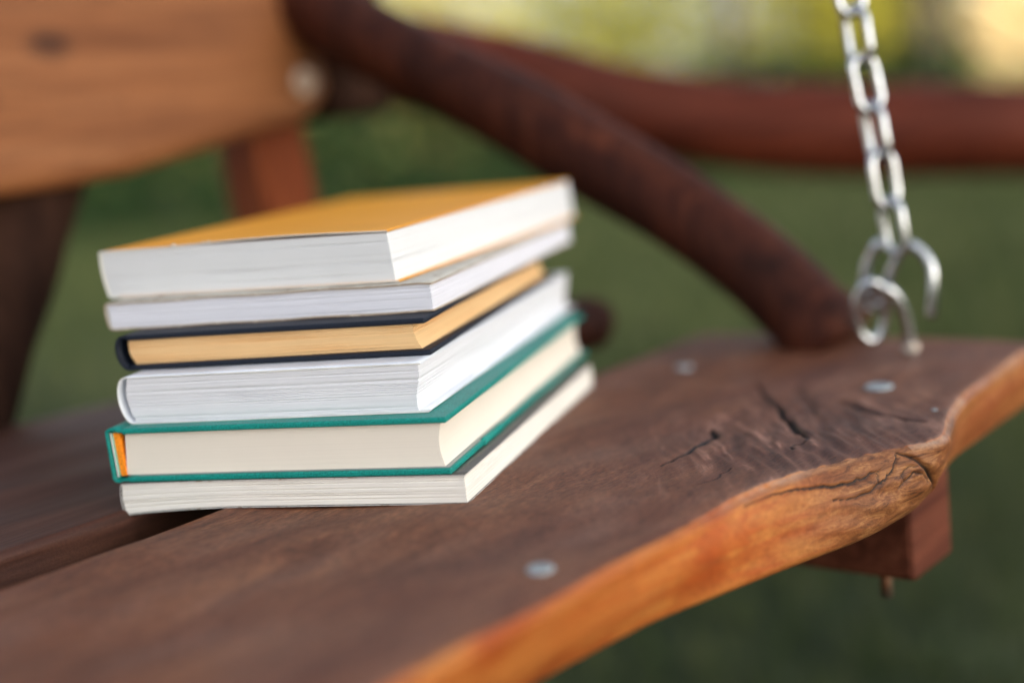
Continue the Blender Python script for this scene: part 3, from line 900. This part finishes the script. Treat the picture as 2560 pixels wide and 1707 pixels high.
# ------------------------------------------------------------------ books
def page_block(parent, x0, x1, y0, y1, z0, z1, mat, left=None, fore=None, jit=.00012, seed=0, rows=None, grooves=5, sag=None, lift=None, name='page_block'):
    r = np.random.default_rng(seed)
    t = z1 - z0
    nz = rows or max(24, int(t / .00030))
    zn = np.linspace(0, 1, nz)
    j = r.normal(size=nz) * jit * .22 + .35 * np.interp(zn, np.linspace(0, 1, 7), r.normal(size=7) * jit * 1.6)
    for g in r.choice(np.arange(3, nz - 3), size=grooves, replace=False): j[g] -= .00028
    xs = np.linspace(0, 1, 46)[:-1]; ys = np.linspace(0, 1, 46)[:-1]
    per = [(a, 0, 0, -1) for a in xs] + [(1, b, 1, 0) for b in ys] + [(1 - a, 1, 0, 1) for a in xs[::3]] + [(0, 1 - b, -1, 0) for b in ys[::3]]
    V = []
    for i, q in enumerate(zn):
        lo = left(q) if left else 0.0
        fo = fore(q) if fore else 0.0
        for k_, (a, b, nx__, ny__) in enumerate(per):
            xa = x0 + lo; xb = x1 + fo
            x = xa + (xb - xa) * a; y = y0 + (y1 - y0) * b
            w = 1 + .5 * math.sin(k_ * .23 + i * .11)
            x += nx__ * j[i] * w; y += ny__ * j[i] * w
            z = z0 + t * q
            if sag: z += sag(x, y, q)
            if lift: z += lift(x, y, q)
            V.append((x, y, z))
    n = len(per); F = []
    for i in range(nz - 1):
        for k_ in range(n):
            k2 = (k_ + 1) % n
            F.append((i * n + k_, i * n + k2, (i + 1) * n + k2, (i + 1) * n + k_))
    F.append(tuple(range(n))[::-1]); F.append(tuple(range((nz - 1) * n, nz * n)))
    me = mesh_np(name, V, F)
    o = link_mesh(name, me, mat, parent)
    me.polygons.foreach_set('use_smooth', [True] * (len(F) - 2) + [False, False])
    try:
        bpy.context.view_layer.objects.active = o
        me.set_sharp_from_angle(angle=R(50))
    except Exception: pass
    return o

def sheet(name, parent, path, thick, y0, y1, mats, ny=40, disp=None, edge_mat=True):
    """thin card bent along an x-z path and running in y; mats[0]=faces, mats[1]=cut edge"""
    P = [np.array(p, float) for p in path]; n = len(P)
    N = []
    for i in range(n):
        tg = P[min(i + 1, n - 1)] - P[max(i - 1, 0)]; tg /= np.linalg.norm(tg) + 1e-12
        N.append(np.array([-tg[1], tg[0]]))
    V = []
    for jy in range(ny + 1):
        y = y0 + (y1 - y0) * jy / ny
        for side in (0, 1):
            for i in range(n):
                q = P[i] + N[i] * thick * (side - .5)
                dz = disp(q[0], y) if disp else 0
                V.append((q[0], y, q[1] + dz))
    m2 = 2 * n; F = []; MI = []
    for jy in range(ny):
        a = jy * m2; b = (jy + 1) * m2
        for i in range(n - 1):
            F.append((a + i, a + i + 1, b + i + 1, b + i)); MI.append(0)
            F.append((a + n + i + 1, a + n + i, b + n + i, b + n + i + 1)); MI.append(0)
        F.append((a, b, b + n, a + n)); MI.append(1)
        F.append((a + n - 1, a + 2 * n - 1, b + 2 * n - 1, b + n - 1)); MI.append(1)
    for a, fl in ((0, 0), (ny * m2, 1)):
        for i in range(n - 1):
            q = (a + i, a + n + i, a + n + i + 1, a + i + 1)
            F.append(q if not fl else q[::-1]); MI.append(1)
    me = mesh_np(name, V, F)
    me.polygons.foreach_set('material_index', MI)
    o = link_mesh(name, me, mats, parent, False)
    bm = bmesh.new(); bm.from_mesh(me); bmesh.ops.recalc_face_normals(bm, faces=bm.faces); bm.to_mesh(me); bm.free()
    me.polygons.foreach_set('use_smooth', [mi == 0 for mi in MI])
    return o

def arc(cx, cz, rx, rz, a0, a1, n=8):
    return [(cx + rx * math.cos(R(a0 + (a1 - a0) * i / n)), cz + rz * math.sin(R(a0 + (a1 - a0) * i / n))) for i in range(n + 1)]

def book_root(name, B, yaw, w, z, label):
    y = R(yaw)
    A = (B[0] - w * math.cos(y), B[1] - w * math.sin(y), z)
    return tag(empty(name, A, y), label, 'book', 'books stacked on the swing bench')

def board(name, parent, x0, x1, y0, y1, z0, z1, mat, bev=.0007, joint=True, side=1, warp=0.0):
    bm = bmesh.new()
    nx__, ny__ = 40, 40
    bm = box_bm(x0, x1, y0, y1, z0, z1, bev, 3)
    # extra cuts along x and y so that the board can warp
    for i in range(1, 14):
        x = x0 + (x1 - x0) * i / 14
        bmesh.ops.bisect_plane(bm, geom=bm.verts[:] + bm.edges[:] + bm.faces[:], plane_co=(x, 0, 0), plane_no=(1, 0, 0))
    for i in range(1, 10):
        y = y0 + (y1 - y0) * i / 10
        bmesh.ops.bisect_plane(bm, geom=bm.verts[:] + bm.edges[:] + bm.faces[:], plane_co=(0, y, 0), plane_no=(0, 1, 0))
    for v in bm.verts:
        u = (v.co.x - x0) / (x1 - x0); w_ = (v.co.y - y0) / (y1 - y0)
        v.co.z += warp * (u * u) + .00012 * math.sin(w_ * 17 + u * 5)
    return bm_link(name, bm, mat, parent, False)

# 1 bottom: ivory paperback with dark cover
w, l, t = .150, .210, .0115
b = book_root('book', (-.0229, .5234), -17.3, w, 0, 'thin ivory-paged paperback with a dark cover, lowest of the stack, resting on the wood')
def sag1(x, y, q=0): 
    u = max(0.0, (.052 - x) / .052)
    return -.0026 * u ** 1.7 * (1 - q * .75)
page_block(b, .0012, w - .0003, .0003, l - .0003, .0006, t - .0006, M['p_bottom'], left=lambda q: -.0006 * math.sin(math.pi * q), seed=11, jit=.00018, grooves=9, sag=sag1)
c1 = sheet('cover', b, [(w - .006 + i * .0, 0) for i in range(0)] + [(w - x_, t - .0002) for x_ in np.linspace(0, w - .0015, 24)] + arc(.0012, t / 2, .0012, t / 2 - .0002, 90, 270, 10)[1:-1] + [(x_, .0002) for x_ in np.linspace(.0015, w, 24)], .0003, 0, l, [M['cover_slate'], M['cover_ivory']], disp=lambda x, y: 0.0)
for v in c1.data.vertices:
    q = max(0, min(1, v.co.z / t)); v.co.z += sag1(v.co.x, v.co.y, q)
z = t

# 2 teal hardback
w, l, t = .147, .2353, .0225
b = book_root('book', (-.0279, .5262), -16.6, w, z, 'teal green hardback with cream pages and an orange headband, second from the bottom')
bt = .0024
page_block(b, .0078, w - .0032, .0030, l - .0030, bt + .0001, t - bt - .0001, M['p_cream'], left=lambda q: -.0022 + .0018 * q, fore=lambda q: -.0016 * math.sin(math.pi * q), seed=12, jit=.00003, grooves=0)
board('cover_board', b, .0075, w, 0, l, t - bt, t, M['teal'])
board('cover_board', b, .0075, w, 0, l, 0, bt, M['teal'])
board('endpaper', b, .012, w - .0012, .0014, l - .0014, bt + .00005, bt + .00025, M['endpaper'], bev=.00005)
tn = sheet('cover_turn_in', b, [(w - .00145, bt + .00035), (w - .0006, bt + .00032), (w + .00022, bt - .0006), (w + .00025, .0006), (w + .0001, .0)], .0003, .043, .072, [M['teal'], M['teal']], ny=6)
sheet('spine', b, [(.0100, t - .0009), (.0082, t - .0013), (.0062, t - .0011), (.0040, t - .0004), (.0018, t - .0002), (.0006, t - .0009)] + [(.0003 + .0006 * (i / 10), t - .0016 - (t - .0032) * i / 10) for i in range(0, 11)] + [(.0016, .0008), (.0030, .0004), (.0055, .0009), (.0080, .0012), (.0100, .0010)], .0009, .0002, l - .0002, [M['teal'], M['teal']])
hb = sheet('headband', b, [(.0036 + .0010 * i / 8, t - .0022 - (t - .0046) * i / 8) for i in range(9)], .0026, .0022, .0060, [M['headband'], M['headband']], ny=4)
sheet('headband', b, [(.0036 + .0010 * i / 8, t - .0022 - (t - .0046) * i / 8) for i in range(9)], .0018, l - .006, l - .0022, [M['headband'], M['headband']], ny=4)
sheet('spine_lining', b, [(.0018 + .0008 * i / 8, t - .0020 - (t - .0042) * i / 8) for i in range(9)], .0007, .0012, l - .0012, [cover('pale_green_lining', (.20, .50, .38), .6), M['white_edge']], ny=4)
z += t

# 3 white paperback with folded flaps
w, l, t = .1324, .2524, .0197
b = book_root('book', (-.0361, .5371), -16.3, w, z, 'thick white paperback with folded cover flaps between the teal and the navy books')
def l3(q): return -.0022 * math.sin(math.pi * min(1, q * 1.0)) + .0016 * (1 - q)
page_block(b, .0052, w - .0010, .0006, l - .0006, .0008, t - .0008, M['p_white'], left=l3, fore=lambda q: -.0032 * (1 - q) ** 1.5 * math.sin(math.pi * min(1, .15 + q)), seed=13, jit=.00020, grooves=14)
sp = arc(.0040, t / 2, .0046, t / 2 - .0003, 90, 270, 16)
sp = [(x_ + .0016 * (1 - z_ / t), z_) for x_, z_ in sp]
pth = [(w - x_, t - .0003) for x_ in np.linspace(0, w - .0056, 30)] + sp + [(x_, .0003) for x_ in np.linspace(.0068, w + .0015, 30)]
def lift3(x, y):
    g = math.exp(-((x - .040) / .007) ** 2) * math.exp(-(y / .02) ** 2)
    return 0.0
sheet('cover', b, pth, .00035, 0, l, [M['cover_white'], M['white_edge']])
# flaps folded inside the cover at the fore-edge
sheet('cover_flap', b, [(w - .075 + .075 * i / 20, t - .00080 - .0002 * math.sin(i * .9)) for i in range(21)] + [(w + .0002, t - .0006), (w, t - .0003)], .00022, .0002, l - .0002, [M['cover_white'], M['white_edge']])
sheet('cover_flap', b, [(w - .070 + .072 * i / 20, .00085 + .0001 * math.sin(i)) for i in range(21)] + [(w + .0018, .0006), (w + .0015, .0003)], .00022, .0002, l - .0002, [M['cover_white'], M['white_edge']])
z += t

# 4 navy hardback
w, l, t = .1395, .2137, .0150
b = book_root('book', (-.0321, .5520), -15.8, w, z, 'navy blue cloth hardback with tan yellowed pages in the middle of the stack')
bt = .0023
page_block(b, .0060, w - .0055, .0026, l - .0026, bt + .0001, t - bt - .0001, M['p_tan'], left=lambda q: -.0014 * math.sin(math.pi * q) + .0022 * (1 - q), fore=lambda q: .0012 - .0030 * q - .0010 * math.sin(math.pi * q), seed=14, jit=.00022, grooves=5)
board('cover_board', b, .0060, w - .0012, 0, l, t - bt, t, M['navy'], bev=.0009)
board('cover_board', b, .0060, w, 0, l, 0, bt, M['navy'], bev=.0009)
pth = [(.0085, t - .0010), (.0062, t - .0006)] + [(x_ + .0018 * (1 - z_ / t), z_) for x_, z_ in arc(.0044, t / 2, .0042, t / 2 - .0006, 90, 270, 16)] + [(.0085, .0006), (.0100, .0010)]
sheet('spine', b, pth, .0011, .0001, l - .0001, [M['navy'], M['navy']])
z += t

# 5 cream worn paperback
w, l, t = .1502, .2367, .0123
b = book_root('book', (-.0299, .5660), -16.9, w, z, 'worn cream-covered paperback with cool white pages, directly under the yellow book')
page_block(b, .0016, w - .0006, .0006, l - .0006, .0008, t - .0010, M['p_lilac'], left=lambda q: .0010 * (1 - q), seed=15, jit=.00014, grooves=6)
rc = random.Random(4)
pth = [(w - x_, t - .0006 - (.0005 if x_ < .001 else 0)) for x_ in np.linspace(0, w - .0025, 30)] + [(.0012, t - .0008), (.0006, t - .0018), (.0005, t * .6), (.0009, t * .3), (.0016, .0012), (.0026, .0006)] + [(x_, .0005) for x_ in np.linspace(.005, w, 30)]
sheet('cover', b, pth, .0007, 0, l, [M['cover_cream'], M['board_core']], disp=lambda x, y: .00018 * math.sin(x * 130 + 1) * math.exp(-y / .03) + (.0004 * math.exp(-((x - .006) / .004) ** 2)) * -1 * math.exp(-y / .01))
z += t

# 6 yellow paperback on top
w, l, t = .1394, .2518, .0219
b = book_root('book', (-.0460, .5772), -20.3, w, z, 'thick paperback with a bright yellow-orange cover and white pages, topmost of the stack')
def l6(q): return .0018 * (1 - q) ** 1.2 - .0008 * math.sin(math.pi * q)
def arch6(x, y): 
    u = max(0, min(1, (x - .035) / (w - .035)))
    return .0011 * math.sin(math.pi * min(1, u * .97)) ** 1.2 * math.exp(-y / .09)
page_block(b, .0012, w - .0004, .0006, l - .0006, .0006, t - .0016, M['p_top'], left=l6, fore=lambda q: .0016 * (1 - q), seed=16, jit=.00010, grooves=4, lift=lambda x, y, q: q * (.0004 - .0006 * max(0, min(1, (x - .04) / w))))
pth = [(w - x_, t - .0009) for x_ in np.linspace(0, w - .002, 50)] + [(.0010 + l6(1 - i / 10) - .0008, t - .0012 - (t - .0020) * i / 10) for i in range(0, 11)] + [(x_, .0003) for x_ in np.linspace(.0040, w + .0030, 50)]
tc_ = sheet('cover', b, pth, .00050, 0, l, [M['yellow'], M['white_edge']], ny=60, disp=lambda x, y: 0)
for v in tc_.data.vertices:
    if v.co.z > t * .9: v.co.z += arch6(v.co.x, v.co.y) - .0001
# fore-edge cut of the cover is yellow, the head cut is white
for p in tc_.data.polygons:
    if p.material_index == 1 and p.center.x > w * .9 and abs(p.center.y - l / 2) < l / 2 - .0004: p.material_index = 0
    elif p.center.x < .0072 and p.center.z < t * .93: p.material_index = 1
# torn nicks on the head edge of the cover
for (nx__, s_) in ((.0385, .0007), (.0560, .0005), (.0535, .0004)):
    bm = bmesh.new(); bmesh.ops.create_icosphere(bm, subdivisions=2, radius=s_)
    for v in bm.verts:
        v.co.x *= 1.6 + .5 * math.sin(v.co.z * 9000); v.co.z *= .8 + .3 * math.sin(v.co.x * 7000)
    bm.transform(Matrix.Translation((nx__, -.0001, t - .0006 + arch6(nx__, 0))))
    bm_link('torn_edge', bm, M['white_edge'], b, True)
print('stack height', z + t)
